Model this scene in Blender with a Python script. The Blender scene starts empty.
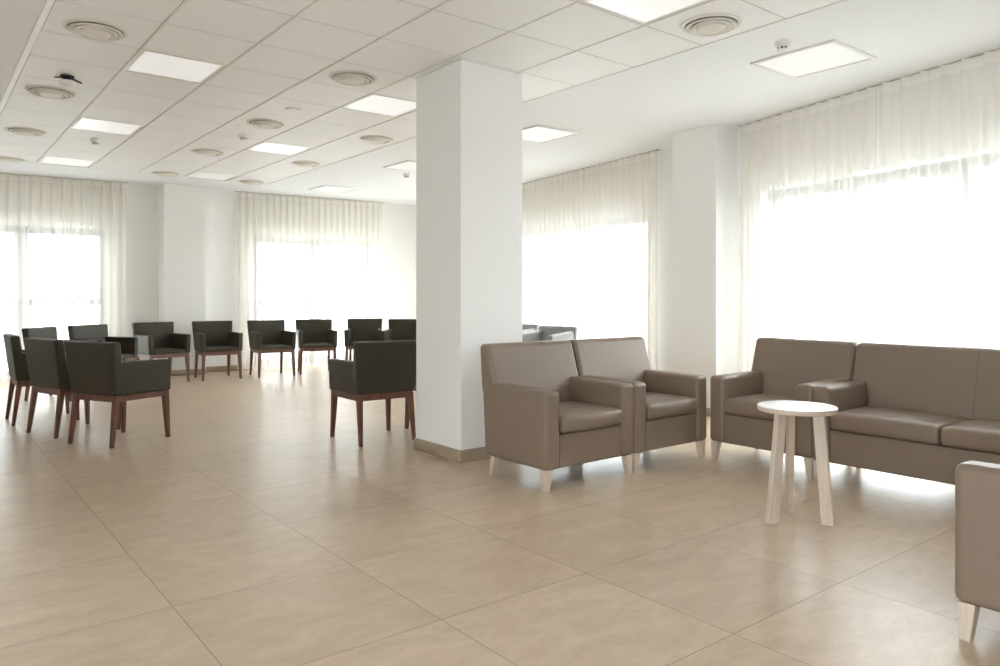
import bpy, bmesh, math, random
from mathutils import Vector, Matrix
random.seed(7)
S = bpy.context.scene
COL = S.collection
PI = math.pi

# ------------------------------------------------------------------ materials
def new_mat(name):
    m = bpy.data.materials.new(name); m.use_nodes = True
    nt = m.node_tree; nt.nodes.clear()
    out = nt.nodes.new('ShaderNodeOutputMaterial')
    return m, nt, out

def pmat(name, col, rough=0.5, spec=0.5, metal=0.0, bump=None, vary=None, coat=0.0):
    m, nt, out = new_mat(name)
    b = nt.nodes.new('ShaderNodeBsdfPrincipled')
    b.inputs['Base Color'].default_value = (*col, 1)
    b.inputs['Roughness'].default_value = rough
    b.inputs['Specular IOR Level'].default_value = spec
    b.inputs['Metallic'].default_value = metal
    b.inputs['Coat Weight'].default_value = coat
    nt.links.new(b.outputs[0], out.inputs[0])
    tc = nt.nodes.new('ShaderNodeTexCoord')
    if bump:
        n = nt.nodes.new('ShaderNodeTexNoise'); n.inputs['Scale'].default_value = bump[0]
        n.inputs['Detail'].default_value = 3
        nt.links.new(tc.outputs['Object'], n.inputs['Vector'])
        bp = nt.nodes.new('ShaderNodeBump'); bp.inputs['Strength'].default_value = bump[1]
        bp.inputs['Distance'].default_value = bump[2]
        nt.links.new(n.outputs['Fac'], bp.inputs['Height'])
        nt.links.new(bp.outputs[0], b.inputs['Normal'])
    if vary:
        n = nt.nodes.new('ShaderNodeTexNoise'); n.inputs['Scale'].default_value = vary[0]
        n.inputs['Detail'].default_value = 4
        nt.links.new(tc.outputs['Object'], n.inputs['Vector'])
        r = nt.nodes.new('ShaderNodeValToRGB')
        r.color_ramp.elements[0].position = .3; r.color_ramp.elements[1].position = .7
        r.color_ramp.elements[0].color = (*[c*(1-vary[1]) for c in col], 1)
        r.color_ramp.elements[1].color = (*[min(1, c*(1+vary[1])) for c in col], 1)
        nt.links.new(n.outputs['Fac'], r.inputs[0])
        nt.links.new(r.outputs[0], b.inputs['Base Color'])
    return m

def wood_mat(name, c0, c1, rough=0.4, stretch=(30, 30, 2.2), axis_scale=1.0):
    m, nt, out = new_mat(name)
    b = nt.nodes.new('ShaderNodeBsdfPrincipled'); b.inputs['Roughness'].default_value = rough
    nt.links.new(b.outputs[0], out.inputs[0])
    tc = nt.nodes.new('ShaderNodeTexCoord'); mp = nt.nodes.new('ShaderNodeMapping')
    mp.inputs['Scale'].default_value = stretch
    nt.links.new(tc.outputs['Object'], mp.inputs['Vector'])
    n = nt.nodes.new('ShaderNodeTexNoise'); n.inputs['Scale'].default_value = 2.5
    n.inputs['Detail'].default_value = 6; n.inputs['Distortion'].default_value = .6
    nt.links.new(mp.outputs[0], n.inputs['Vector'])
    r = nt.nodes.new('ShaderNodeValToRGB')
    r.color_ramp.elements[0].position = .32; r.color_ramp.elements[1].position = .68
    r.color_ramp.elements[0].color = (*c0, 1); r.color_ramp.elements[1].color = (*c1, 1)
    nt.links.new(n.outputs['Fac'], r.inputs[0]); nt.links.new(r.outputs[0], b.inputs['Base Color'])
    return m

FLOOR_U0, FLOOR_DU, FLOOR_V0, FLOOR_DV = .788, .7515, 1.552, .7435
def floor_mat():
    m, nt, out = new_mat('beige_porcelain_floor')
    N = nt.nodes.new; L = nt.links.new
    b = N('ShaderNodeBsdfPrincipled'); L(b.outputs[0], out.inputs[0])
    geo = N('ShaderNodeNewGeometry'); sep = N('ShaderNodeSeparateXYZ'); L(geo.outputs['Position'], sep.inputs[0])
    def math_(op, a, b_=None, c=None):
        n = N('ShaderNodeMath'); n.operation = op
        for i, v in enumerate((a, b_, c)):
            if v is None: continue
            if isinstance(v, (int, float)): n.inputs[i].default_value = v
            else: L(v, n.inputs[i])
        return n.outputs[0]
    def line(coord, o, d):
        s = math_('DIVIDE', math_('SUBTRACT', coord, o), d)
        fl = math_('FLOOR', s)
        fr = math_('SUBTRACT', s, fl)
        dist = math_('MULTIPLY', math_('MINIMUM', fr, math_('SUBTRACT', 1.0, fr)), d)
        return dist, fl
    du, iu = line(sep.outputs['X'], FLOOR_U0, FLOOR_DU)
    dv, iv = line(sep.outputs['Y'], FLOOR_V0, FLOOR_DV)
    dist = math_('MINIMUM', du, dv)
    grout = math_('LESS_THAN', dist, .0016)
    # per tile offset and brightness
    cmb = N('ShaderNodeCombineXYZ'); L(iu, cmb.inputs[0]); L(iv, cmb.inputs[1])
    wn = N('ShaderNodeTexWhiteNoise'); wn.noise_dimensions = '2D'; L(cmb.outputs[0], wn.inputs['Vector'])
    vs = N('ShaderNodeVectorMath'); vs.operation = 'MULTIPLY_ADD'
    L(wn.outputs['Color'], vs.inputs[0]); vs.inputs[1].default_value = (9, 9, 9); L(geo.outputs['Position'], vs.inputs[2])
    mp = N('ShaderNodeMapping'); mp.inputs['Rotation'].default_value = (0, 0, .5); mp.inputs['Scale'].default_value = (1.2, 2.6, 1)
    L(vs.outputs[0], mp.inputs['Vector'])
    n1 = N('ShaderNodeTexNoise'); n1.inputs['Scale'].default_value = 3.6; n1.inputs['Detail'].default_value = 12
    n1.inputs['Roughness'].default_value = .76; n1.inputs['Distortion'].default_value = .35
    L(mp.outputs[0], n1.inputs['Vector'])
    r = N('ShaderNodeValToRGB'); e = r.color_ramp.elements
    e[0].position = .33; e[0].color = (.495, .374, .258, 1)
    e[1].position = .68; e[1].color = (.650, .522, .390, 1)
    L(n1.outputs['Fac'], r.inputs[0])
    # thin pale veins
    n2 = N('ShaderNodeTexNoise'); n2.inputs['Scale'].default_value = 1.6; n2.inputs['Detail'].default_value = 6
    n2.inputs['Distortion'].default_value = 1.6; L(mp.outputs[0], n2.inputs['Vector'])
    vein = math_('LESS_THAN', math_('ABSOLUTE', math_('SUBTRACT', n2.outputs['Fac'], .5)), .0045)
    n3 = N('ShaderNodeTexNoise'); n3.inputs['Scale'].default_value = 3.1; L(vs.outputs[0], n3.inputs['Vector'])
    veinm = math_('MULTIPLY', vein, math_('MULTIPLY', math_('GREATER_THAN', n3.outputs['Fac'], .55), .22))
    mx = N('ShaderNodeMix'); mx.data_type = 'RGBA'; L(veinm, mx.inputs['Factor'])
    L(r.outputs[0], mx.inputs['A']); mx.inputs['B'].default_value = (.62, .55, .46, 1)
    tb = N('ShaderNodeMix'); tb.data_type = 'RGBA'; tb.blend_type = 'MULTIPLY'; tb.inputs['Factor'].default_value = 1
    L(mx.outputs['Result'], tb.inputs['A'])
    v = math_('MULTIPLY_ADD', wn.outputs['Value'], .08, .94)
    cv = N('ShaderNodeCombineColor'); [L(v, cv.inputs[i]) for i in range(3)]
    L(cv.outputs[0], tb.inputs['B'])
    g = N('ShaderNodeMix'); g.data_type = 'RGBA'; L(grout, g.inputs['Factor'])
    L(tb.outputs['Result'], g.inputs['A']); g.inputs['B'].default_value = (.20, .15, .10, 1)
    L(g.outputs['Result'], b.inputs['Base Color'])
    L(math_('MULTIPLY_ADD', n1.outputs['Fac'], .10, .28), b.inputs['Roughness'])
    b.inputs['Specular IOR Level'].default_value = .5
    bp = N('ShaderNodeBump'); bp.inputs['Strength'].default_value = .5; bp.inputs['Distance'].default_value = .0015
    L(math_('SUBTRACT', 1.0, grout), bp.inputs['Height']); L(bp.outputs[0], b.inputs['Normal'])
    return m

def tile_mat():
    m, nt, out = new_mat('perforated_white_metal_tile')
    N = nt.nodes.new; L = nt.links.new
    b = N('ShaderNodeBsdfPrincipled'); L(b.outputs[0], out.inputs[0])
    b.inputs['Roughness'].default_value = .55
    geo = N('ShaderNodeNewGeometry')
    vm = N('ShaderNodeVectorMath'); vm.operation = 'SCALE'; vm.inputs['Scale'].default_value = 1/.0165
    L(geo.outputs['Position'], vm.inputs[0])
    fr = N('ShaderNodeVectorMath'); fr.operation = 'FRACTION'; L(vm.outputs[0], fr.inputs[0])
    sb = N('ShaderNodeVectorMath'); sb.operation = 'SUBTRACT'; sb.inputs[1].default_value = (.5, .5, 0); L(fr.outputs[0], sb.inputs[0])
    mu = N('ShaderNodeVectorMath'); mu.operation = 'MULTIPLY'; mu.inputs[1].default_value = (1, 1, 0); L(sb.outputs[0], mu.inputs[0])
    le = N('ShaderNodeVectorMath'); le.operation = 'LENGTH'; L(mu.outputs[0], le.inputs[0])
    lt = N('ShaderNodeMath'); lt.operation = 'LESS_THAN'; lt.inputs[1].default_value = .17; L(le.outputs['Value'], lt.inputs[0])
    mx = N('ShaderNodeMix'); mx.data_type = 'RGBA'; L(lt.outputs[0], mx.inputs['Factor'])
    mx.inputs['A'].default_value = (.92, .92, .92, 1); mx.inputs['B'].default_value = (.82, .815, .805, 1)
    L(mx.outputs['Result'], b.inputs['Base Color'])
    return m

def sheer_mat(name, transp, col):
    m, nt, out = new_mat(name)
    N = nt.nodes.new; L = nt.links.new
    tr = N('ShaderNodeBsdfTransparent'); tl = N('ShaderNodeBsdfTranslucent'); df = N('ShaderNodeBsdfDiffuse')
    tr.inputs[0].default_value = (1, 1, 1, 1)
    tl.inputs[0].default_value = (*col, 1); df.inputs[0].default_value = (*col, 1)
    m1 = N('ShaderNodeMixShader'); m1.inputs[0].default_value = .84
    L(tl.outputs[0], m1.inputs[1]); L(df.outputs[0], m1.inputs[2])
    m2 = N('ShaderNodeMixShader'); m2.inputs[0].default_value = transp
    L(m1.outputs[0], m2.inputs[1]); L(tr.outputs[0], m2.inputs[2])
    L(m2.outputs[0], out.inputs[0])
    return m

def glass_mat():
    m, nt, out = new_mat('window_glass')
    N = nt.nodes.new; L = nt.links.new
    tr = N('ShaderNodeBsdfTransparent'); gl = N('ShaderNodeBsdfGlossy'); gl.inputs['Roughness'].default_value = .02
    tr.inputs[0].default_value = (.95, .97, .96, 1)
    m2 = N('ShaderNodeMixShader'); m2.inputs[0].default_value = .06
    L(tr.outputs[0], m2.inputs[1]); L(gl.outputs[0], m2.inputs[2]); L(m2.outputs[0], out.inputs[0])
    return m

def lamp_mat(name, strength):
    m, nt, out = new_mat(name)
    b = nt.nodes.new('ShaderNodeBsdfPrincipled')
    b.inputs['Base Color'].default_value = (.86, .87, .88, 1); b.inputs['Roughness'].default_value = .35
    b.inputs['Emission Color'].default_value = (1, 1, 1, 1); b.inputs['Emission Strength'].default_value = strength
    nt.links.new(b.outputs[0], out.inputs[0])
    return m

M = dict(
    wall=pmat('white_wall_paint', (.89, .885, .875), .75, .3, bump=(180, .12, .0006)),
    plaster=pmat('white_ceiling_plaster', (.875, .895, .92), .8, .3),
    tile=tile_mat(),
    tbar=pmat('ceiling_bar_white', (.80, .77, .73), .5),
    joint_shade=pmat('grey_joint_shade', (.60, .57, .53), .6),  # grey standing in for the shadow between tiles
    edge=pmat('white_edge_strip', (.92, .91, .90), .45),
    floor=floor_mat(),
    skirting=pmat('beige_stone_skirting', (.36, .285, .20), .35, .5, vary=(9, .12)),
    frame=pmat('grey_aluminium', (.20, .205, .215), .4, .5, .3),
    glass=glass_mat(),
    sheer=sheer_mat('cream_sheer_voile', .36, (.97, .945, .89)),
    header=sheer_mat('cream_heading_tape', .30, (.97, .945, .89)),
    track=pmat('curtain_track_grey', (.45, .43, .39), .5),
    taupe=pmat('taupe_leatherette', (.220, .164, .121), .44, .45, bump=(260, .12, .0008)),
    seam=pmat('taupe_seam_cord', (.15, .112, .085), .55),
    lining=pmat('black_lining_cloth', (.02, .02, .02), .9),
    olive=pmat('dark_olive_leatherette', (.048, .041, .028), .48, .26, bump=(300, .12, .0006)),
    greyfabric=pmat('grey_leatherette', (.36, .37, .365), .5, .4, bump=(300, .12, .0006)),
    redwood=wood_mat('reddish_brown_wood', (.085, .030, .018), (.165, .065, .042), .38),
    beech=wood_mat('bleached_beech', (.60, .50, .41), (.68, .58, .485), .5),
    tabletop=pmat('white_laminate', (.80, .80, .80), .22, .5),
    whiteplastic=pmat('white_plastic', (.82, .81, .78), .35, .5),
    diffuser=pmat('cream_painted_metal', (.80, .78, .72), .5, .4),
    ventback=pmat('vent_back_plate', (.42, .40, .36), .7),
    darkgap=pmat('dark_vent_gap', (.05, .048, .042), .8),
    black=pmat('black_plastic', (.012, .012, .014), .45),
    lamp=lamp_mat('acrylic_lamp_diffuser', .09),
    lampside=lamp_mat('acrylic_lamp_side', .05),
    lampoff=lamp_mat('acrylic_lamp_dim', .05),
    lampframe=pmat('white_lamp_frame', (.80, .80, .79), .4),
    terrace=pmat('pale_concrete', (.50, .51, .52), .8, .3, vary=(1.5, .08)),
    bounce_white=pmat('white_bounce_slab', (.80, .80, .80), .85, .2),  # for the added bounce slab outside
)

# ------------------------------------------------------------------ mesh helpers
def link_mesh(name, bm, mat, parent=None, smooth=True, wn=True, loc=None, rotz=0):
    bmesh.ops.recalc_face_normals(bm, faces=bm.faces)
    me = bpy.data.meshes.new(name); bm.to_mesh(me); bm.free()
    mats = mat if isinstance(mat, (list, tuple)) else [mat]
    for x in mats: me.materials.append(x)
    if smooth:
        for p in me.polygons: p.use_smooth = True
        me.set_sharp_from_angle(angle=math.radians(50))
    o = bpy.data.objects.new(name, me); COL.objects.link(o)
    if parent: o.parent = parent
    if loc: o.location = loc
    o.rotation_euler[2] = rotz
    if smooth and wn:
        md = o.modifiers.new('wn', 'WEIGHTED_NORMAL'); md.keep_sharp = True; md.weight = 80
    return o

def merge(dst, src):
    me = bpy.data.meshes.new('tmp'); src.to_mesh(me); src.free()
    dst.from_mesh(me); bpy.data.meshes.remove(me)
    return dst

def hexa(c, bev=0.0, seg=3):
    """box from 8 corners: bottom 4 (ccw) then top 4"""
    bm = bmesh.new()
    v = [bm.verts.new(p) for p in c]
    for f in ((3, 2, 1, 0), (4, 5, 6, 7), (0, 1, 5, 4), (1, 2, 6, 5), (2, 3, 7, 6), (3, 0, 4, 7)):
        bm.faces.new([v[i] for i in f])
    if bev > 0:
        bmesh.ops.bevel(bm, geom=list(bm.edges), offset=bev, segments=seg, profile=.5, affect='EDGES', clamp_overlap=True)
    return bm

def box(x0, x1, y0, y1, z0, z1, bev=0.0, seg=3):
    return hexa([(x0, y0, z0), (x1, y0, z0), (x1, y1, z0), (x0, y1, z0),
                 (x0, y0, z1), (x1, y0, z1), (x1, y1, z1), (x0, y1, z1)], bev, seg)

def taper(top, bot, bev=.003, seg=2):
    """leg: top=(cx,cy,z,sx,sy) bot likewise (full sizes)"""
    def ring(c):
        x, y, z, a, b = c
        return [(x-a/2, y-b/2, z), (x+a/2, y-b/2, z), (x+a/2, y+b/2, z), (x-a/2, y+b/2, z)]
    return hexa(ring(bot)+ring(top), bev, seg)

def prism(profile, axis_from, axis_to, bev=0.0, seg=3):
    """profile in (y,z), extruded along x"""
    bm = bmesh.new()
    a = [bm.verts.new((axis_from, y, z)) for y, z in profile]
    b = [bm.verts.new((axis_to, y, z)) for y, z in profile]
    bm.faces.new(a); bm.faces.new(b[::-1])
    n = len(profile)
    for i in range(n): bm.faces.new((a[i], b[i], b[(i+1) % n], a[(i+1) % n]))
    bmesh.ops.recalc_face_normals(bm, faces=bm.faces)
    if bev > 0:
        bmesh.ops.bevel(bm, geom=list(bm.edges), offset=bev, segments=seg, profile=.5, affect='EDGES', clamp_overlap=True)
    return bm

def cushion(x0, x1, y0, y1, z0, z1, r=.03, crown=.02, n=14, bulge=.012):
    """soft rounded cushion with a crowned top and bulging front (front is -y)"""
    bm = bmesh.new()
    bmesh.ops.create_cube(bm, size=2)
    bmesh.ops.subdivide_edges(bm, edges=list(bm.edges), cuts=n, use_grid_fill=True)
    hx, hy, hz = (x1-x0)/2, (y1-y0)/2, (z1-z0)/2
    cx, cy, cz = (x0+x1)/2, (y0+y1)/2, (z0+z1)/2
    def remap(t):        # bring loops near the border
        return math.copysign(1-(1-abs(t))**1.7, t)
    for v in bm.verts:
        t = [remap(q) for q in v.co]
        p = Vector((t[0]*hx, t[1]*hy, t[2]*hz))
        inner = Vector((max(-(hx-r), min(hx-r, p.x)), max(-(hy-r), min(hy-r, p.y)), max(-(hz-r), min(hz-r, p.z))))
        d = p-inner
        if d.length > 1e-9: p = inner+d.normalized()*r if max(abs(d.x), abs(d.y), abs(d.z)) > r*.999 else inner+d
        wx = 1-(p.x/hx)**2; wy = 1-(p.y/hy)**2; wz = 1-(p.z/hz)**2
        p.z += crown*max(0, wx)**.7*max(0, wy)**.7*(1 if p.z > 0 else -.1)
        if p.y < 0: p.y -= bulge*max(0, wx)**.6*max(0, wz)
        v.co = p+Vector((cx, cy, cz))
    return bm

def lathe(profile, n=48):
    """profile (r,z) revolved about z, open polyline"""
    bm = bmesh.new(); rings = []
    for r, z in profile:
        if r < 1e-6: rings.append([bm.verts.new((0, 0, z))])
        else: rings.append([bm.verts.new((r*math.cos(2*PI*i/n), r*math.sin(2*PI*i/n), z)) for i in range(n)])
    for A, B in zip(rings, rings[1:]):
        for i in range(n):
            j = (i+1) % n
            if len(A) == 1 and len(B) == 1: continue
            if len(A) == 1: bm.faces.new((A[0], B[j], B[i]))
            elif len(B) == 1: bm.faces.new((A[i], A[j], B[0]))
            else: bm.faces.new((A[i], A[j], B[j], B[i]))
    return bm

def tube(pts, r, n=6, closed=False):
    bm = bmesh.new(); rings = []
    P = [Vector(p) for p in pts]; m = len(P)
    for i, p in enumerate(P):
        if closed: t = P[(i+1) % m]-P[(i-1) % m]
        else: t = P[min(i+1, m-1)]-P[max(i-1, 0)]
        t.normalize()
        up = Vector((0, 0, 1)) if abs(t.z) < .9 else Vector((0, 1, 0))
        a = t.cross(up).normalized(); b = t.cross(a)
        rings.append([bm.verts.new(p+a*r*math.cos(2*PI*k/n)+b*r*math.sin(2*PI*k/n)) for k in range(n)])
    for i in range(m if closed else m-1):
        A, B = rings[i], rings[(i+1) % m]
        for k in range(n): bm.faces.new((A[k], A[(k+1) % n], B[(k+1) % n], B[k]))
    return bm

def thing(name, label, cat, loc=(0, 0, 0), rotz=0, group=None):
    o = bpy.data.objects.new(name, None); COL.objects.link(o)
    o.empty_display_size = .1
    o.location = loc; o.rotation_euler = (0, 0, rotz)
    o['label'] = label; o['category'] = cat
    if group: o['group'] = group
    return o

def tag(o, label, cat, group=None):
    o['label'] = label; o['category'] = cat
    if group: o['group'] = group
    return o

def struct(o, label=None):
    o['kind'] = 'structure'
    if label: o['label'] = label
    return o

def dup(root, loc, rotz, label, group=None):
    r = root.copy(); COL.objects.link(r); r.location = loc; r.rotation_euler = (0, 0, rotz)
    r['label'] = label
    if group: r['group'] = group
    for ch in list(root.children):
        c = ch.copy(); COL.objects.link(c); c.parent = r
        for g in list(ch.children):
            d = g.copy(); COL.objects.link(d); d.parent = c
    return r

# ------------------------------------------------------------------ camera
TH = .67
cam_d = bpy.data.cameras.new('camera'); cam = bpy.data.objects.new('camera', cam_d); COL.objects.link(cam)
cam.location = (0, 0, 1.2); cam.rotation_euler = (PI/2, 0, -TH)
cam_d.sensor_width = 36; cam_d.lens = 741/1000*36; cam_d.shift_y = -.036; cam_d.clip_start = .05
S.camera = cam

# ------------------------------------------------------------------ room plan (metres; camera stands at 0,0)
CZ = 2.92                                    # ceiling height
def back_v(u): return 12.50-.08*u            # inner face of the back wall
P_NEAR0 = Vector((4.83, -2.6)); P_NEAR1 = Vector((6.6556, 4.54))   # right wall, near run
P_FAR0 = Vector((6.782, 4.88)); P_FAR1 = Vector((7.865, 12.074))  # right wall, far run
LEFT_U = -1.9; REAR_V = -2.6

def wall(name, p0, p1, openings, thick=.22, z1=CZ+.1, side=1):
    """wall from p0 to p1 with rectangular openings (s0,s1,z0,z1); side=+1 puts the thickness on the left of p0->p1"""
    p0, p1 = Vector(p0), Vector(p1); d = (p1-p0); Ln = d.length; d.normalize()
    n = Vector((-d.y, d.x))*side
    bm = bmesh.new()
    def blk(s0, s1, za, zb):
        if s1-s0 < 1e-4 or zb-za < 1e-4: return
        a, b = p0+d*s0, p0+d*s1; c, e = b+n*thick, a+n*thick
        merge(bm, hexa([(*a, za), (*b, za), (*c, za), (*e, za), (*a, zb), (*b, zb), (*c, zb), (*e, zb)]))
    s = 0
    for (a, b, za, zb) in sorted(openings):
        blk(s, a, 0, z1); blk(a, b, 0, za); blk(a, b, zb, z1); s = b
    blk(s, Ln, 0, z1)
    return struct(link_mesh(name, bm, M['wall'], smooth=False)), d, n

def window(name, p0, d, n, s0, s1, z0, z1, mullions, transom=None, depth=.06, inset=.09):
    """aluminium window set in the wall opening"""
    org = p0+d*s0+n*inset
    ang = math.atan2(d.y, d.x)
    w = s1-s0; fl = .055
    sgn = 1 if (Vector((-d.y, d.x)).dot(n) > 0) else -1
    def b(x0, x1, za, zb, dd=depth, yo=0):
        return box(x0, x1, min(yo, yo+sgn*dd), max(yo, yo+sgn*dd), za, zb, .004, 1)
    bm = b(0, w, z0, z0+fl); merge(bm, b(0, w, z1-fl, z1)); merge(bm, b(0, fl, z0+fl, z1-fl)); merge(bm, b(w-fl, w, z0+fl, z1-fl))
    root = link_mesh(name, bm, M['frame'], loc=(org.x, org.y, 0), rotz=ang, wn=False)
    struct(root)
    xs = [fl]
    for mx_, mw in mullions:
        link_mesh('mullion', b(mx_-mw/2, mx_+mw/2, z0+fl, z1-fl), M['frame'], root, wn=False)
        xs += [mx_-mw/2, mx_+mw/2]
    xs.append(w-fl)
    for i in range(0, len(xs), 2):
        a, c = xs[i], xs[i+1]
        if c-a < .05: continue
        # casement sash
        sw = .045
        f = b(a, c, z0+fl, z0+fl+sw, depth*.8, sgn*.004); merge(f, b(a, c, z1-fl-sw, z1-fl, depth*.8, sgn*.004))
        merge(f, b(a, a+sw, z0+fl+sw, z1-fl-sw, depth*.8, sgn*.004)); merge(f, b(c-sw, c, z0+fl+sw, z1-fl-sw, depth*.8, sgn*.004))
        if transom: merge(f, b(a+sw, c-sw, transom-.05, transom+.05, depth*.8, sgn*.004))
        sash = link_mesh('sash', f, M['frame'], root, wn=False)
        link_mesh('pane', box(a+sw, c-sw, min(sgn*.025, sgn*.031), max(sgn*.025, sgn*.031), z0+fl+sw, z1-fl-sw), M['glass'], sash, smooth=False)
    return root

# walls ------------------------------------------------------------
WB0 = Vector((LEFT_U, back_v(LEFT_U))); WB1 = Vector((7.98, back_v(7.98)))
WL = (WB1-WB0).length/ (WB1.x-WB0.x)
def sb(u): return (u-LEFT_U)*WL
W1 = (.15, 2.28); W2 = (4.42, 6.56); WT = 2.21
o, d, n = wall('wall_back', WB0, WB1, [(sb(W1[0]), sb(W1[1]), .06, WT), (sb(W2[0]), sb(W2[1]), .06, WT)], side=1)
window('window_1', WB0, d, n, sb(W1[0]), sb(W1[1]), .06, WT, [(1.06, .09)], transom=1.13)
window('window_2', WB0, d, n, sb(W2[0]), sb(W2[1]), .06, WT, [(1.08, .09)], transom=1.11)
dn = (P_NEAR1-P_NEAR0).normalized()
def sn(v): return (v-P_NEAR0.y)/dn.y
o, d, n = wall('wall_right_near', P_NEAR0, P_NEAR1, [(sn(1.25), sn(4.12), .06, 2.24)], side=-1)
ml = [(sn(v)-sn(1.25), .07) for v in (2.25, 3.2)]
window('window_3', P_NEAR0, d, n, sn(1.25), sn(4.12), .06, 2.24, ml)
df = (P_FAR1-P_FAR0).normalized()
def sf(v): return (v-P_FAR0.y)/df.y
o, d, n = wall('wall_right_far', P_FAR0, P_FAR1, [(sf(5.90), sf(11.2), .06, 2.22)], side=-1)
ml = [(sf(v)-sf(5.90), .06) for v in (6.98, 7.93, 9.0, 10.1)]
window('window_4', P_FAR0, d, n, sf(5.90), sf(11.2), .06, 2.22, ml)
o, d, n = wall('wall_left', (LEFT_U, REAR_V), WB0, [(.6, 4.6, .06, 2.22)], side=1)
window('fill_window', Vector((LEFT_U, REAR_V)), d, n, .6, 4.6, .06, 2.22, [(1.0*i, .06) for i in range(1, 4)])  # unseen window, added to let fill light in from the left
wall('wall_rear', (LEFT_U, REAR_V), (P_NEAR0.x, REAR_V), [], side=-1)
# wall columns ------------------------------------------------------
bm = hexa([(6.265, 4.445, 0), (7.0, 4.445, 0), (7.2, 4.985, 0), (6.265, 4.985, 0),
           (6.265, 4.445, CZ), (7.0, 4.445, CZ), (7.2, 4.985, CZ), (6.265, 4.985, CZ)])
struct(link_mesh('wall_column', bm, M['wall'], smooth=False), 'white plastered column between the two right-hand curtained windows')
BC = (2.98, 3.575)
bm = hexa([(BC[0], back_v(BC[0])-.31, 0), (BC[1], back_v(BC[1])-.31, 0), (BC[1], back_v(BC[1])+.1, 0), (BC[0], back_v(BC[0])+.1, 0),
           (BC[0], back_v(BC[0])-.31, CZ), (BC[1], back_v(BC[1])-.31, CZ), (BC[1], back_v(BC[1])+.1, CZ), (BC[0], back_v(BC[0])+.1, CZ)])
struct(link_mesh('wall_column', bm, M['wall'], smooth=False), 'white column standing against the back wall between the curtained windows')
# free pillar
PU0, PU1, PV0, PV1 = 3.105, 3.69, 4.375, 4.985
struct(link_mesh('pillar', box(PU0, PU1, PV0, PV1, 0, CZ, .006, 2), M['wall']), 'large square white pillar in the middle of the room')
bm = bmesh.new(); t = .012; h = .092
for a in ((PU0-t, PU1+t, PV0-t, PV0), (PU0-t, PU1+t, PV1, PV1+t), (PU0-t, PU0, PV0, PV1), (PU1, PU1+t, PV0, PV1)):
    merge(bm, box(*a, 0, h, .002, 1))
struct(link_mesh('baseboard_pillar', bm, M['skirting'], wn=False))

def skirting(name, segs):
    bm = bmesh.new()
    for p0, p1, side in segs:
        p0, p1 = Vector(p0), Vector(p1); d = (p1-p0).normalized(); n = Vector((-d.y, d.x))*side*.012
        a, b, c, e = p0, p1, p1+n, p0+n
        merge(bm, hexa([(*a, 0), (*b, 0), (*c, 0), (*e, 0), (*a, .085), (*b, .085), (*c, .085), (*e, .085)], .002, 1))
    return struct(link_mesh(name, bm, M['skirting'], wn=False))
def bv(u, o=0): return (u, back_v(u)-o)
skirting('baseboard_back', [(bv(LEFT_U), bv(W1[0]), -1), (bv(W1[1]), bv(BC[0]), -1), (bv(BC[0], .31), bv(BC[1], .31), -1),
                            ((BC[0], back_v(BC[0])-.31), (BC[0], back_v(BC[0])), 1), (bv(BC[1]), bv(W2[0]), -1), (bv(W2[1]), bv(7.8), -1)])
skirting('baseboard_right', [((6.265, 4.445), (6.265, 4.985), 1), ((6.265, 4.445), (6.63, 4.445), -1)])

# floor, ceiling ----------------------------------------------------
bm = bmesh.new()
outline = [(LEFT_U-.2, REAR_V-.2), (P_NEAR0.x+.1, REAR_V-.2), (P_NEAR0.x+.2, REAR_V), (P_NEAR1.x+.2, P_NEAR1.y), (7.0, 5.0), (8.02, 11.9), (8.02, 12.1), (LEFT_U-.2, back_v(LEFT_U)+.2)]
def slab(z0, z1, pts):
    bm = bmesh.new()
    a = [bm.verts.new((*p, z0)) for p in pts]; b = [bm.verts.new((*p, z1)) for p in pts]
    bm.faces.new(a[::-1]); bm.faces.new(b)
    for i in range(len(pts)): bm.faces.new((a[i], a[(i+1) % len(pts)], b[(i+1) % len(pts)], b[i]))
    return bm
struct(link_mesh('floor', slab(-.12, 0, outline), M['floor'], smooth=False))
U0, DU, V0, DV = .643, .6000, 4.972, .6180    # ceiling tile grid
NA, B0, B1 = 6, -11, 10
FU0, FU1, FV0, FV1 = U0, U0+NA*DU, V0+B0*DV, V0+B1*DV
# plaster margin around the tile field
bm = bmesh.new()
def tri_slab(pts): merge(bm, slab(CZ, CZ+.08, pts))
tri_slab([(LEFT_U-.2, REAR_V-.2), (FU0-.035, REAR_V-.2), (FU0-.035, 12.9), (LEFT_U-.2, 12.9)])
tri_slab([(FU1, REAR_V-.2), (5.1, REAR_V-.2), (7.05, 4.5), (8.2, 12.4), (8.2, 12.9), (FU1, 12.9)])
tri_slab([(FU0-.035, FV1), (FU1, FV1), (FU1, 12.9), (FU0-.035, 12.9)])
tri_slab([(FU0-.035, REAR_V-.2), (FU1, REAR_V-.2), (FU1, FV0), (FU0-.035, FV0)])
struct(link_mesh('ceiling', bm, M['plaster'], smooth=False))
struct(link_mesh('trim_1', box(FU0-.035, FU0, FV0, FV1, CZ-.004, CZ+.03), M['edge'], smooth=False))
bm = bmesh.new()
for a in range(1, NA+1):
    w = .012
    x = U0+a*DU
    merge(bm, box(x-w/2, x+w/2, FV0, FV1, CZ-.001, CZ+.03))
struct(link_mesh('trim_2', bm, M['tbar'], smooth=False))
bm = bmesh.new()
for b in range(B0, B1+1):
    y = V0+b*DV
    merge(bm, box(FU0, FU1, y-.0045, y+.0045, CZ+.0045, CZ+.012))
struct(link_mesh('joint_shade_strips', bm, M['joint_shade'], smooth=False))  # strips whose grey paints the shadow lines of the cross joints
LAMPS = {(1, 1): 1, (1, 5): 1, (1, 9): 1, (4, -4): 1, (4, 1): 1, (4, 5): 1, (4, 9): 0}
bm = bmesh.new()
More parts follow.
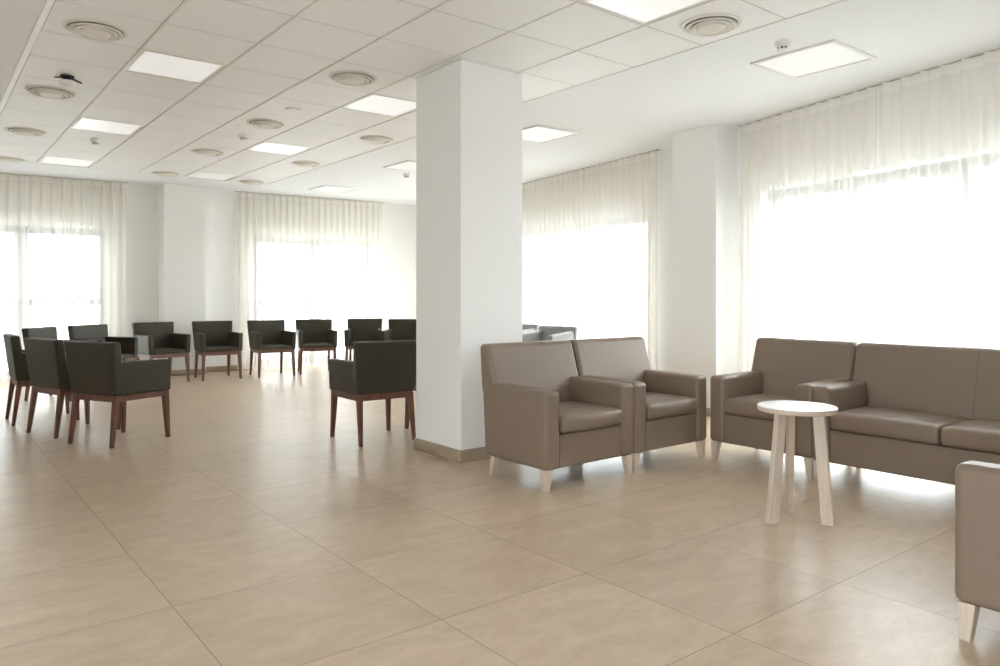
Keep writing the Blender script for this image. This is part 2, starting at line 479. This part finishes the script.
for a in range(NA):
    for b in range(B0, B1):
        if (a, b) in LAMPS: continue
        x0, y0 = U0+a*DU, V0+b*DV
        merge(bm, box(x0+.007, x0+DU-.007, y0+.003, y0+DV-.003, CZ+.003, CZ+.02, .005, 1))
struct(link_mesh('ceiling_tiles', bm, M['tile'], smooth=False), 'white perforated metal tiles of the suspended ceiling')
struct(link_mesh('ceiling_void', box(FU0, FU1, FV0, FV1, CZ+.034, CZ+.06), M['darkgap'], smooth=False))

# ceiling lights ---------------------------------------------------
def ceiling_light(name_mat, cx, cy, sx, sy, z, label, group, flange=.0):
    t = thing('ceiling_light', label, 'ceiling light', (cx, cy, z), 0, group)
    fw = .028
    bm = bmesh.new()
    for q in ((-sx/2, sx/2, -sy/2, -sy/2+fw), (-sx/2, sx/2, sy/2-fw, sy/2), (-sx/2, -sx/2+fw, -sy/2+fw, sy/2-fw), (sx/2-fw, sx/2, -sy/2+fw, sy/2-fw)):
        merge(bm, box(*q, -flange, .012, .002, 1))
    link_mesh('frame', bm, M['lampframe'], t, wn=False)
    link_mesh('diffuser', box(-sx/2+fw, sx/2-fw, -sy/2+fw, sy/2-fw, .002-flange*.5, .010), M[name_mat], t, smooth=False)
    return t
LBL = {(1, 1): 'square panel light in the leftmost tile row, largest and nearest of the three there',
       (1, 5): 'square panel light in the left ceiling tiles, middle one of its receding row',
       (1, 9): 'square panel light in the left tiles, farthest, close to the far left curtain',
       (4, -4): 'square panel light cut by the top edge of the photo, right of the pillar',
       (4, 1): 'bright square panel light touching the left side of the pillar top',
       (4, 5): 'square panel light between round diffusers above the back middle chairs',
       (4, 9): 'faint unlit square panel in the last tile above the back column'}
for (a, b), on in LAMPS.items():
    ceiling_light('lamp' if on else 'lampoff', U0+(a+.5)*DU, V0+(b+.5)*DV, DU-.016, DV-.006, CZ+.004, LBL[(a, b)], 'panel lights in the tiled ceiling')
for (cx, cy, lb) in ((5.115, 2.805, 'square panel light with white rim in the plaster ceiling before the right curtain'),
                     (5.18, 5.88, 'square panel light in the plaster ceiling just right of the pillar'),
                     (5.175, 8.33, 'square panel light in plaster half hidden behind the left edge of the pillar'),
                     (5.25, 10.87, 'square panel light in plaster just above the back middle curtain')):
    ceiling_light('lampside', cx, cy, .60, .64, CZ-.004, lb, 'panel lights in the plaster ceiling', .010)

# round air diffusers ----------------------------------------------
def diffuser(label):
    t = thing('air_diffuser', label, 'air diffuser', (0, 0, 0), 0, 'round ceiling air diffusers')
    link_mesh('flange', lathe([(.187, 0), (.184, -.006), (.174, -.011), (.165, -.010), (.160, -.004), (.158, .001)]), M['diffuser'], t)
    link_mesh('backing_disc', lathe([(.165, -.0015), (0, -.0015)]), M['ventback'], t)
    link_mesh('outer_cone', lathe([(.156, -.014), (.150, -.020), (.128, -.008), (.118, -.003), (.116, -.006), (.128, -.013), (.148, -.0245), (.156, -.018), (.156, -.014)]), M['diffuser'], t)
    link_mesh('inner_cone', lathe([(.122, -.018), (.116, -.026), (.094, -.012), (.084, -.003), (.082, -.006), (.093, -.016), (.114, -.030), (.122, -.023), (.122, -.018)]), M['diffuser'], t)
    link_mesh('core', lathe([(.076, -.003), (.088, -.024), (.080, -.033), (.060, -.036), (.045, -.034), (.010, -.035), (0, -.035)]), M['diffuser'], t)
    return t
D = [((.912, 5.286), 'round ceiling diffuser nearest the top left corner of the photo'),
     ((.896, 7.116), 'round ceiling diffuser beside the black detector on the left'),
     ((.906, 8.947), 'round ceiling diffuser third back in the leftmost row'),
     ((.916, 10.899), 'round ceiling diffuser above the far left curtain at the photo edge'),
     ((2.673, 5.208), 'round ceiling diffuser nearest the pillar on its left side'),
     ((2.707, 7.102), 'round ceiling diffuser second back in the middle row, beside a small flat disc'),
     ((2.707, 8.92), 'round ceiling diffuser third back in the middle row'),
     ((2.726, 10.831), 'round ceiling diffuser just above the back wall column'),
     ((3.907, 7.059), 'round ceiling diffuser left of the pillar, beyond its bright panel light'),
     ((3.921, 8.91), 'round ceiling diffuser right of the small back panel light'),
     ((3.922, 10.843), 'round ceiling diffuser just above the left end of the back middle curtain'),
     ((3.903, 2.806), 'round ceiling diffuser at the top right beside the near panel light')]
d0 = None
for (u, v), lb in D:
    loc = (u*1.0127, v*1.0127, CZ+.002)
    if d0 is None: d0 = diffuser(lb); d0.location = loc
    else: dup(d0, loc, 0, lb)

def detector(u, v, label, r=.05):
    t = thing('smoke_detector', label, 'smoke detector', (u*1.0127, v*1.0127, CZ), 0, 'ceiling smoke detectors')
    link_mesh('base', lathe([(r, .002), (r, -.010), (r*.94, -.016), (r*.9, -.030), (r*.72, -.036), (r*.70, -.037), (0, -.037)]), M['whiteplastic'], t)
    link_mesh('sensor_slots', lathe([(r*.60, -.036), (r*.60, -.050), (0, -.050)], 24), M['black'], t)
    bm = bmesh.new()
    for k in range(8):
        a = 2*PI*k/8
        bb = box(r*.56, r*.68, -r*.09, r*.09, -.052, -.035)
        bmesh.ops.rotate(bb, verts=bb.verts, cent=(0, 0, 0), matrix=Matrix.Rotation(a, 3, 'Z')); merge(bm, bb)
    merge(bm, lathe([(r*.70, -.050), (r*.66, -.058), (r*.5, -.062), (0, -.063)], 32)); merge(bm, lathe([(r*.70, -.050), (0, -.050)], 32))
    link_mesh('cage', bm, M['whiteplastic'], t)
    return t
detector(4.541, 2.70, 'white smoke detector on the plaster ceiling beside the right panel light', .052)
detector(1.542, 8.97, 'small white smoke detector on the far left ceiling between two panel lights')
detector(2.71, 7.74, 'small white smoke detector on the ceiling tiles left of the middle back panel light')
detector(5.332, 8.80, 'small smoke detector on the plaster ceiling touching the pillar edge')
t = thing('ceiling_detector', 'black bracket with a clear white detector hanging from the left ceiling tiles', 'detector', (.931*1.0127, 6.54*1.0127, CZ+.003))
bm = lathe([(.050, 0), (.048, -.012), (.030, -.018), (.028, -.040), (0, -.040)], 24)
for a, l in ((.15, .105), (2.1, .085), (3.6, .100), (5.1, .07)):
    bb = hexa([(0, -.018, -.014), (l, -.010, -.040), (l, .010, -.040), (0, .018, -.014), (0, -.018, -.002), (l, -.010, -.032), (l, .010, -.032), (0, .018, -.002)], .002, 1)
    bmesh.ops.rotate(bb, verts=bb.verts, cent=(0, 0, 0), matrix=Matrix.Rotation(a, 3, 'Z')); merge(bm, bb)
link_mesh('bracket', bm, M['black'], t)
link_mesh('detector_body', lathe([(0, -.038), (.056, -.040), (.058, -.054), (.050, -.070), (.030, -.082), (0, -.086)], 32), M['whiteplastic'], t)
o = link_mesh('cover_plate', lathe([(.072, .003), (.072, -.006), (.064, -.011), (.040, -.012), (0, -.012)]), M['whiteplastic'], loc=(2.703*1.0127, 6.437*1.0127, CZ+.001))
tag(o, 'small flat white disc on the ceiling tiles beside a round diffuser', 'cover plate')

# ------------------------------------------------------------------ curtains
def curtain(p0, p1, npl, room, label, seed, zt=CZ-.012, zb=.02, edge=(0, 0), group=None, amp=.06):
    """sheer voile from p0 to p1 (plan), room = unit vector into the room"""
    rnd = random.Random(seed)
    p0, p1 = Vector(p0), Vector(p1); d = p1-p0; Ln = d.length; d.normalize(); nrm = Vector(room)
    org = (p0+p1)/2
    root = thing('curtain', label, 'curtain', (org.x, org.y, 0), 0, group)
    spp = 20; cols = npl*spp+1
    ph = [rnd.uniform(-.9, .9) for _ in range(npl+2)]
    am = [rnd.uniform(.65, 1.25) for _ in range(npl+2)]
    ph2 = rnd.uniform(0, 6)
    zs = [zt, zt-.025, zt-.05, zt-.075] ; k = 22
    zs += [zt-.075-(zt-.075-zb)*((i+1)/k) for i in range(k)]
    def pos(c, z):
        i = min(c//spp, npl-1); tt = 2*(c-i*spp)/spp-1
        f = .5+.5*math.copysign(abs(tt)**1.25, tt); q = i+f; s = q/npl      # rows of vertices crowd at each pleat
        hgt = (zt-z)
        w = min(1, max(0, (hgt-.06)/1.15)); w = w*w*(3-2*w)
        # heading: pinched pleat in the middle of every unit
        head = (.050+.018*min(1, hgt/.5))*math.exp(-(abs(f-.5)/(.15+.08*min(1, max(0, hgt-.1)/.9)))**4)
        # drape: rounded folds whose phase wanders
        a_ = am[i]*(1-f)+am[i+1]*f; p_ = ph[i]*(1-f)+ph[i+1]*f
        th = 2*PI*q-PI+p_*w*(.6+.4*min(1, hgt))
        drape = amp*a_*(.5+.5*math.cos(th))*(.8+.25*math.sin(q*.7+ph2))
        low = min(1, hgt/2.8)
        drape += .012*math.sin(th*.5+ph2)*low
        off = head*(1-w)+drape*w*(.85+.3*low)
        lat = (Ln/npl)*(.15*math.sin(2*th)*w*a_+.04*math.sin(q*1.3+ph2)*low)
        tp = (f-.5)/.17
        if abs(tp) < 1: lat -= (Ln/npl)*.11*math.sin(PI*tp)*(1-.65*w)      # the pinched cloth folds back on itself
        lat *= min(1, c/6, (cols-1-c)/6)
        g = edge[0]*low*(1-s)**2*1.0-edge[1]*low*s**2
        xy = p0+d*(s*Ln+lat+g*Ln)+nrm*off
        return (xy.x-org.x, xy.y-org.y, z)
    def part(name, rows, mat):
        bm = bmesh.new()
        g = [[bm.verts.new(pos(c, z)) for c in range(cols)] for z in rows]
        for r in range(len(rows)-1):
            for c in range(cols-1):
                bm.faces.new((g[r][c], g[r][c+1], g[r+1][c+1], g[r+1][c]))
        o = link_mesh(name, bm, mat, root, wn=False)
        for e in o.data.edges: e.use_edge_sharp = False
        return o
    part('heading', zs[:4], M['header'])
    part('drape', zs[3:], M['sheer'])
    return root

def track(p0, p1, label):
    p0, p1 = Vector(p0), Vector(p1); d = p1-p0; Ln = d.length; c = (p0+p1)/2
    o = link_mesh('curtain_track', box(-Ln/2, Ln/2, -.010, .010, CZ-.010, CZ, .002, 1), M['track'], loc=(c.x, c.y, 0), rotz=math.atan2(d.y, d.x), wn=False)
    tag(o, label, 'curtain track')

nb = Vector((-.08, -1)).normalized()
def cb(u): return Vector((u, back_v(u)))+nb*.085
curtain(cb(-.25), cb(1.258), 11, nb, 'sheer cream curtain panel cut by the left edge of the photo', 1, group='sheer curtains on the back wall')
curtain(cb(1.262), cb(2.52), 10, nb, 'sheer cream curtain panel in the far left, ending beside the bare wall', 2, group='sheer curtains on the back wall')
curtain(cb(4.14), cb(5.339), 11, nb, 'sheer cream curtain panel behind the back row, nearer the white wall column', 3, group='sheer curtains on the back wall')
curtain(cb(5.342), cb(6.68), 12, nb, 'sheer cream curtain panel behind the back row, nearer the pillar', 4, group='sheer curtains on the back wall')
track(cb(-.3), cb(2.54), 'thin grey curtain track above the far left curtains')
track(cb(4.10), cb(6.72), 'thin grey curtain track above the back middle curtains')
nn = Vector((-dn.y, dn.x)); nf = Vector((-df.y, df.x))
def cn(v): return P_NEAR0+dn*sn(v)+nn*.085
def cf(v): return P_FAR0+df*sf(v)+nf*.085
curtain(cn(4.30), cn(2.779), 12, nn, 'sheer cream curtain panel on the right wall, beside the wall column', 5, group='sheer curtains on the right wall')
curtain(cn(2.775), cn(.75), 13, nn, 'sheer cream curtain panel behind the sofa, cut by the right edge of the photo', 6, group='sheer curtains on the right wall')
curtain(cf(5.63), cf(8.55), 25, nf, 'sheer cream curtain panel between the pillar and the wall column', 7, group='sheer curtains on the right wall')
curtain(cf(8.57), cf(11.5), 23, nf, 'sheer cream curtain panel in the far right corner hidden behind the pillar', 8, group='sheer curtains on the right wall')
track(cn(4.33), cn(.70), 'thin grey curtain track above the near right curtains')
track(cf(5.60), cf(11.6), 'thin grey curtain track above the curtains right of the pillar')

# ------------------------------------------------------------------ taupe lounge seating (front is -y)
def lounge(name, W, ncush, label, cat, loc, rotz, group=None):
    t = thing(name, label, cat, loc, rotz, group)
    Dp = .64; yf, yb = -Dp/2, Dp/2; zb, za, zt = .130, .619, .880; aw = .125
    hw = W/2
    mt = M['taupe']
    # base box between the arms with the front panel
    base = box(-hw+aw-.004, hw-aw+.004, yf+.012, yb-.06, zb+.004, .345, .010, 3)
    bs = link_mesh('base', base, mt, t)
    link_mesh('underside_lining', box(-hw+.05, hw-.05, yf+.05, yb-.06, zb-.004, zb+.010), M['lining'], bs, smooth=False)
    # arms: slab with rounded top, front face flush
    for s in (-1, 1):
        x0, x1 = (s*hw, s*(hw-aw)) if s < 0 else (s*(hw-aw), s*hw)
        bm = prism([(yf, zb), (yb-.012, zb), (yb+.020, za+.004), (yf, za-.002)], x0, x1, .031, 6)
        arm = link_mesh('armrest', bm, mt, t)
        xo = s*hw
        link_mesh('seam', tube([(xo-s*(aw-.0), yf+.014, zb+.02), (xo-s*(aw-.0), yf+.014, .35)], .0025), M['seam'], arm)
    # back: one T-shaped upholstered slab leaning backward, full width above the arms
    yt = yb+.060
    iw = hw-aw-.002
    def yfr(z): return (yb-.195)+(yt-.102-(yb-.195))*(z-.36)/(zt-.36)
    def yre(z): return (yb-.012)+(yt-(yb-.012))*(z-zb)/(zt-zb)
    T = [(-iw, zb+.006), (iw, zb+.006), (iw, za-.075), (hw-.002, za-.075), (hw-.006, zt), (-hw+.006, zt), (-hw+.002, za-.075), (-iw, za-.075)]
    bm = bmesh.new()
    A = [bm.verts.new((x, yfr(z), z)) for x, z in T]; B = [bm.verts.new((x, yre(z), z)) for x, z in T]
    bm.faces.new(A); bm.faces.new(B[::-1])
    for i in range(8): bm.faces.new((A[i], B[i], B[(i+1) % 8], A[(i+1) % 8]))
    bmesh.ops.recalc_face_normals(bm, faces=bm.faces)
    bmesh.ops.bevel(bm, geom=list(bm.edges), offset=.033, segments=5, profile=.5, affect='EDGES', clamp_overlap=True)
    back = link_mesh('backrest', bm, mt, t)
    if ncush > 1:
        link_mesh('seam', tube([(0, yfr(z)-.0004, z) for z in (.42, zt-.03)]+[(0, yfr(zt)+.010, zt-.006), (0, yfr(zt)+.03, zt+.0006)], .002), M['seam'], back)
    # seat cushions
    xs0, xs1 = -hw+aw, hw-aw; cw = (xs1-xs0)/ncush
    for i in range(ncush):
        link_mesh('seat_cushion', cushion(xs0+i*cw+.003, xs0+(i+1)*cw-.003, yf-.012, yb-.16, .348, .458, .026, .022, 15, .014), mt, t)
    # tapered feet, the rear pair raked backward
    for s in (-1, 1):
        fx = s*(hw-.038)
        link_mesh('foot', taper((fx, yf+.042, zb+.004, .062, .055), (fx+s*.008, yf+.034, 0, .036, .036)), M['beech'], t)
        link_mesh('foot', taper((fx, yb-.085, zb+.004, .044, .046), (fx+s*.002, yb-.055, 0, .028, .030)), M['beech'], t)
    return t

GA = 'taupe armchairs around the side table'
arm0 = lounge('armchair', .808, 1, 'taupe leatherette armchair standing against the white pillar', 'armchair', (3.429, 3.685, 0), 0, GA)
dup(arm0, (4.243, 3.687, 0), 0, 'taupe leatherette armchair second from the pillar, in the corner before the wall column', GA)
dup(arm0, (4.957, 2.951, 0), -PI/2, 'taupe leatherette armchair between the corner armchair and the sofa, backed by the curtain', GA)
dup(arm0, (3.268, .735, 0), PI, 'taupe leatherette armchair cut off at the right edge of the photo, nearest the camera', GA)
SW = 1.56
lounge('sofa', SW, 2, 'taupe leatherette two-seat sofa in front of the sheer curtains', 'sofa', (4.932, 2.543-SW/2, 0), -PI/2)

# ------------------------------------------------------------------ side table
TC = (3.733, 2.136)
t = thing('side_table', 'small round white side table on three bleached wooden legs', 'side table', (TC[0], TC[1], 0))
zt = .615
link_mesh('table_top', lathe([(0, zt), (.197, zt), (.201, zt-.0015), (.201, zt-.004), (0, zt-.004)], 72), M['tabletop'], t)
link_mesh('edge_band', lathe([(.2008, zt-.004), (.2022, zt-.006), (.2022, zt-.022), (.198, zt-.028), (0, zt-.028)], 72), M['beech'], t)['label'] = 'pale wooden underside and rim of the round top'
for (lx, ly) in ((3.570, 2.185), (3.776, 1.985), (3.844, 2.249)):
    a = math.atan2(ly-TC[1], lx-TC[0])
    rb, rt, wt, wb, th = math.hypot(lx-TC[0], ly-TC[1]), .110, .056, .062, .034
    bm = hexa([(rb-wb/2, -th/2, 0), (rb+wb/2, -th/2, 0), (rb+wb/2, th/2, 0), (rb-wb/2, th/2, 0),
               (rt-wt/2, -th/2, zt-.027), (rt+wt/2, -th/2, zt-.027), (rt+wt/2, th/2, zt-.027), (rt-wt/2, th/2, zt-.027)], .003, 2)
    bmesh.ops.rotate(bm, verts=bm.verts, cent=(0, 0, 0), matrix=Matrix.Rotation(a, 3, 'Z'))
    link_mesh('leg', bm, M['beech'], t)

# ------------------------------------------------------------------ dark dining armchairs (front is -y)
def dining_chair(label, loc, rotz, group, kind='dining_armchair', fabric='olive', za=.675, rise=.004, soft=.013):
    t = thing(kind, label, 'chair', loc, rotz, group)
    ol = M[fabric]
    hw = .276; yf, yb = -.262, .255; z0 = .408; zt = .84; aw = .062 if soft < .02 else .085
    def splay(bm):                              # the chair is a little wider at the front than at the back
        for v in bm.verts: v.co.x *= 1-.05*v.co.y/.26
        return bm
    # wooden apron
    bm = bmesh.new()
    for q in ((-.258, .258, yf+.012, yf+.040), (-.258, .258, yb-.040, yb-.012), (-.258, -.230, yf+.040, yb-.040), (.230, .258, yf+.040, yb-.040)):
        merge(bm, box(*q, .358, .412, .002, 1))
    link_mesh('apron', splay(bm), M['redwood'], t)
    for s in (-1, 1):
        link_mesh('leg', splay(taper((s*.240, yf+.030, .408, .046, .046), (s*.254, yf+.012, 0, .028, .028))), M['redwood'], t)
        link_mesh('leg', splay(taper((s*.240, yb-.030, .408, .046, .046), (s*.254, yb+.022, 0, .028, .028))), M['redwood'], t)
    # seat with crowned pad
    link_mesh('seat', splay(cushion(-hw+aw-.004, hw-aw+.004, yf+.008, yb-.075, .408, .462, .018, .014, 10, .004)), ol, t)
    # backrest: one slab leaning back and flaring a little to the top
    bw, tw = .262, .292
    bk = [(-bw, yb-.085, z0), (bw, yb-.085, z0), (bw, yb-.002, z0), (-bw, yb-.002, z0),
          (-tw, yb-.026, zt), (tw, yb-.026, zt), (tw, yb+.054, zt), (-tw, yb+.054, zt)]
    link_mesh('backrest', hexa(bk, max(.020, soft), 5), ol, t)
    for s in (-1, 1):
        x0, x1 = sorted((s*hw, s*(hw-aw)))
        xe = .010*s
        zr = za+rise
        c = [(x0, yf, z0), (x1, yf, z0), (x1, yb-.04, z0), (x0, yb-.04, z0),
             (x0+xe, yf+.004, za-.004), (x1+xe, yf+.004, za-.004), (x1+xe*1.2, yb-.01, zr), (x0+xe*1.2, yb-.01, zr)]
        link_mesh('armrest', splay(hexa(c, soft, 5)), ol, t)
    return t

def face(fx, fy): return math.atan2(fx, -fy)
GD = 'dining armchairs set in a ring'
CH = [((1.366, 6.858), face(.88, .47), 'dark olive dining armchair at left, nearest the camera, seen from behind'),
      ((1.139, 7.578), face(.95, .31), 'dark olive dining armchair second from the front in the left cluster, back turned'),
      ((1.005, 8.476), face(1, .02), 'dark olive dining armchair at the left edge of the photo, seen side-on'),
      ((1.39, 10.13), face(.79, -.61), 'dark olive dining armchair showing only its back top behind the left cluster, before the curtain'),
      ((1.93, 10.62), face(.57, -.82), 'dark olive dining armchair at far left whose arm reaches toward the bare wall'),
      ((2.75, 11.16), face(.19, -.98), 'dark olive dining armchair just left of the back column'),
      ((3.52, 11.16), face(-.04, -1), 'dark olive dining armchair between the back column and the middle curtain'),
      ((4.31, 11.08), face(-.06, -1), 'dark olive dining armchair before the left half of the middle curtain'),
      ((5.01, 11.02), face(-.29, -.95), 'dark olive dining armchair before the right half of the middle curtain'),
      ((5.78, 10.88), face(-.52, -.85), 'dark olive dining armchair in back row directly above the lone chair\'s left armrest'),
      ((6.11, 10.20), face(-.68, -.73), 'dark olive dining armchair at the right end of the back row, half behind the pillar'),
      ((3.066, 5.602), face(0.06, 1), 'dark olive dining armchair standing alone beside the pillar with its back to the camera'),
      ((3.79, 5.565), face(0, 1), 'dark olive dining armchair almost wholly behind the pillar, one leg showing')]
c0 = None
for (u, v), rz, lb in CH:
    if c0 is None: c0 = dining_chair(lb, (u, v, 0), rz, GD)
    else:
        dup(c0, (u, v, 0), rz, lb, GD)
GG = 'grey high-armed chairs right of the pillar'
g0 = dining_chair('grey rounded armchair just right of the pillar, cut off by its edge', (6.17, 7.60, 0), face(-.99, -.10), GG,
                  'grey_armchair', 'greyfabric', .755, .035, .030)
dup(g0, (6.02, 6.72, 0), face(-.98, -.18), 'grey rounded armchair rising behind the taupe armchairs, before the right curtain', GG)

# ------------------------------------------------------------------ outside: terrace ground and an added bounce slab
bm = box(-14, 7.9, 12.9, 34, -.30, -.18)
struct(link_mesh('bounce_slab', bm, M['bounce_white'], smooth=False), 'added white slab bouncing daylight in through the back windows')  # unseen reflector, added to brighten the ceiling and the back of the room
bm = box(-30, 40, -30, 40, -.45, -.32)
struct(link_mesh('terrace_ground', bm, M['terrace'], smooth=False), 'pale terrace paving outside the windows')

# ------------------------------------------------------------------ daylight
SKY_DIM, SKY_BRIGHT = 2.6, 6.6     # overcast sky: dimmer beyond the back wall, brighter to the right
w = bpy.data.worlds.new('overcast_sky'); S.world = w; w.use_nodes = True
nt = w.node_tree; nt.nodes.clear()
out = nt.nodes.new('ShaderNodeOutputWorld'); bg = nt.nodes.new('ShaderNodeBackground')
tc = nt.nodes.new('ShaderNodeTexCoord'); sp = nt.nodes.new('ShaderNodeSeparateXYZ')
nt.links.new(tc.outputs['Generated'], sp.inputs[0])
rp = nt.nodes.new('ShaderNodeValToRGB')
rp.color_ramp.elements[0].position = 0; rp.color_ramp.elements[0].color = (.91, .95, 1, 1)
rp.color_ramp.elements[1].position = 1; rp.color_ramp.elements[1].color = (.88, .93, 1, 1)
nt.links.new(sp.outputs['Z'], rp.inputs[0]); nt.links.new(rp.outputs[0], bg.inputs[0])
mr = nt.nodes.new('ShaderNodeMapRange'); mr.interpolation_type = 'SMOOTHSTEP'
mr.inputs['From Min'].default_value = .48; mr.inputs['From Max'].default_value = .85
mr.inputs['To Min'].default_value = SKY_DIM; mr.inputs['To Max'].default_value = SKY_BRIGHT
nt.links.new(sp.outputs['X'], mr.inputs['Value']); nt.links.new(mr.outputs['Result'], bg.inputs['Strength'])
nt.links.new(bg.outputs[0], out.inputs[0])

S.view_settings.view_transform = 'Standard'
S.view_settings.look = 'None'
S.view_settings.gamma = 1
S.view_settings.use_curve_mapping = False
S.view_settings.exposure = 2.03
S.cycles.max_bounces = 14
S.cycles.diffuse_bounces = 8
S.cycles.transparent_max_bounces = 24
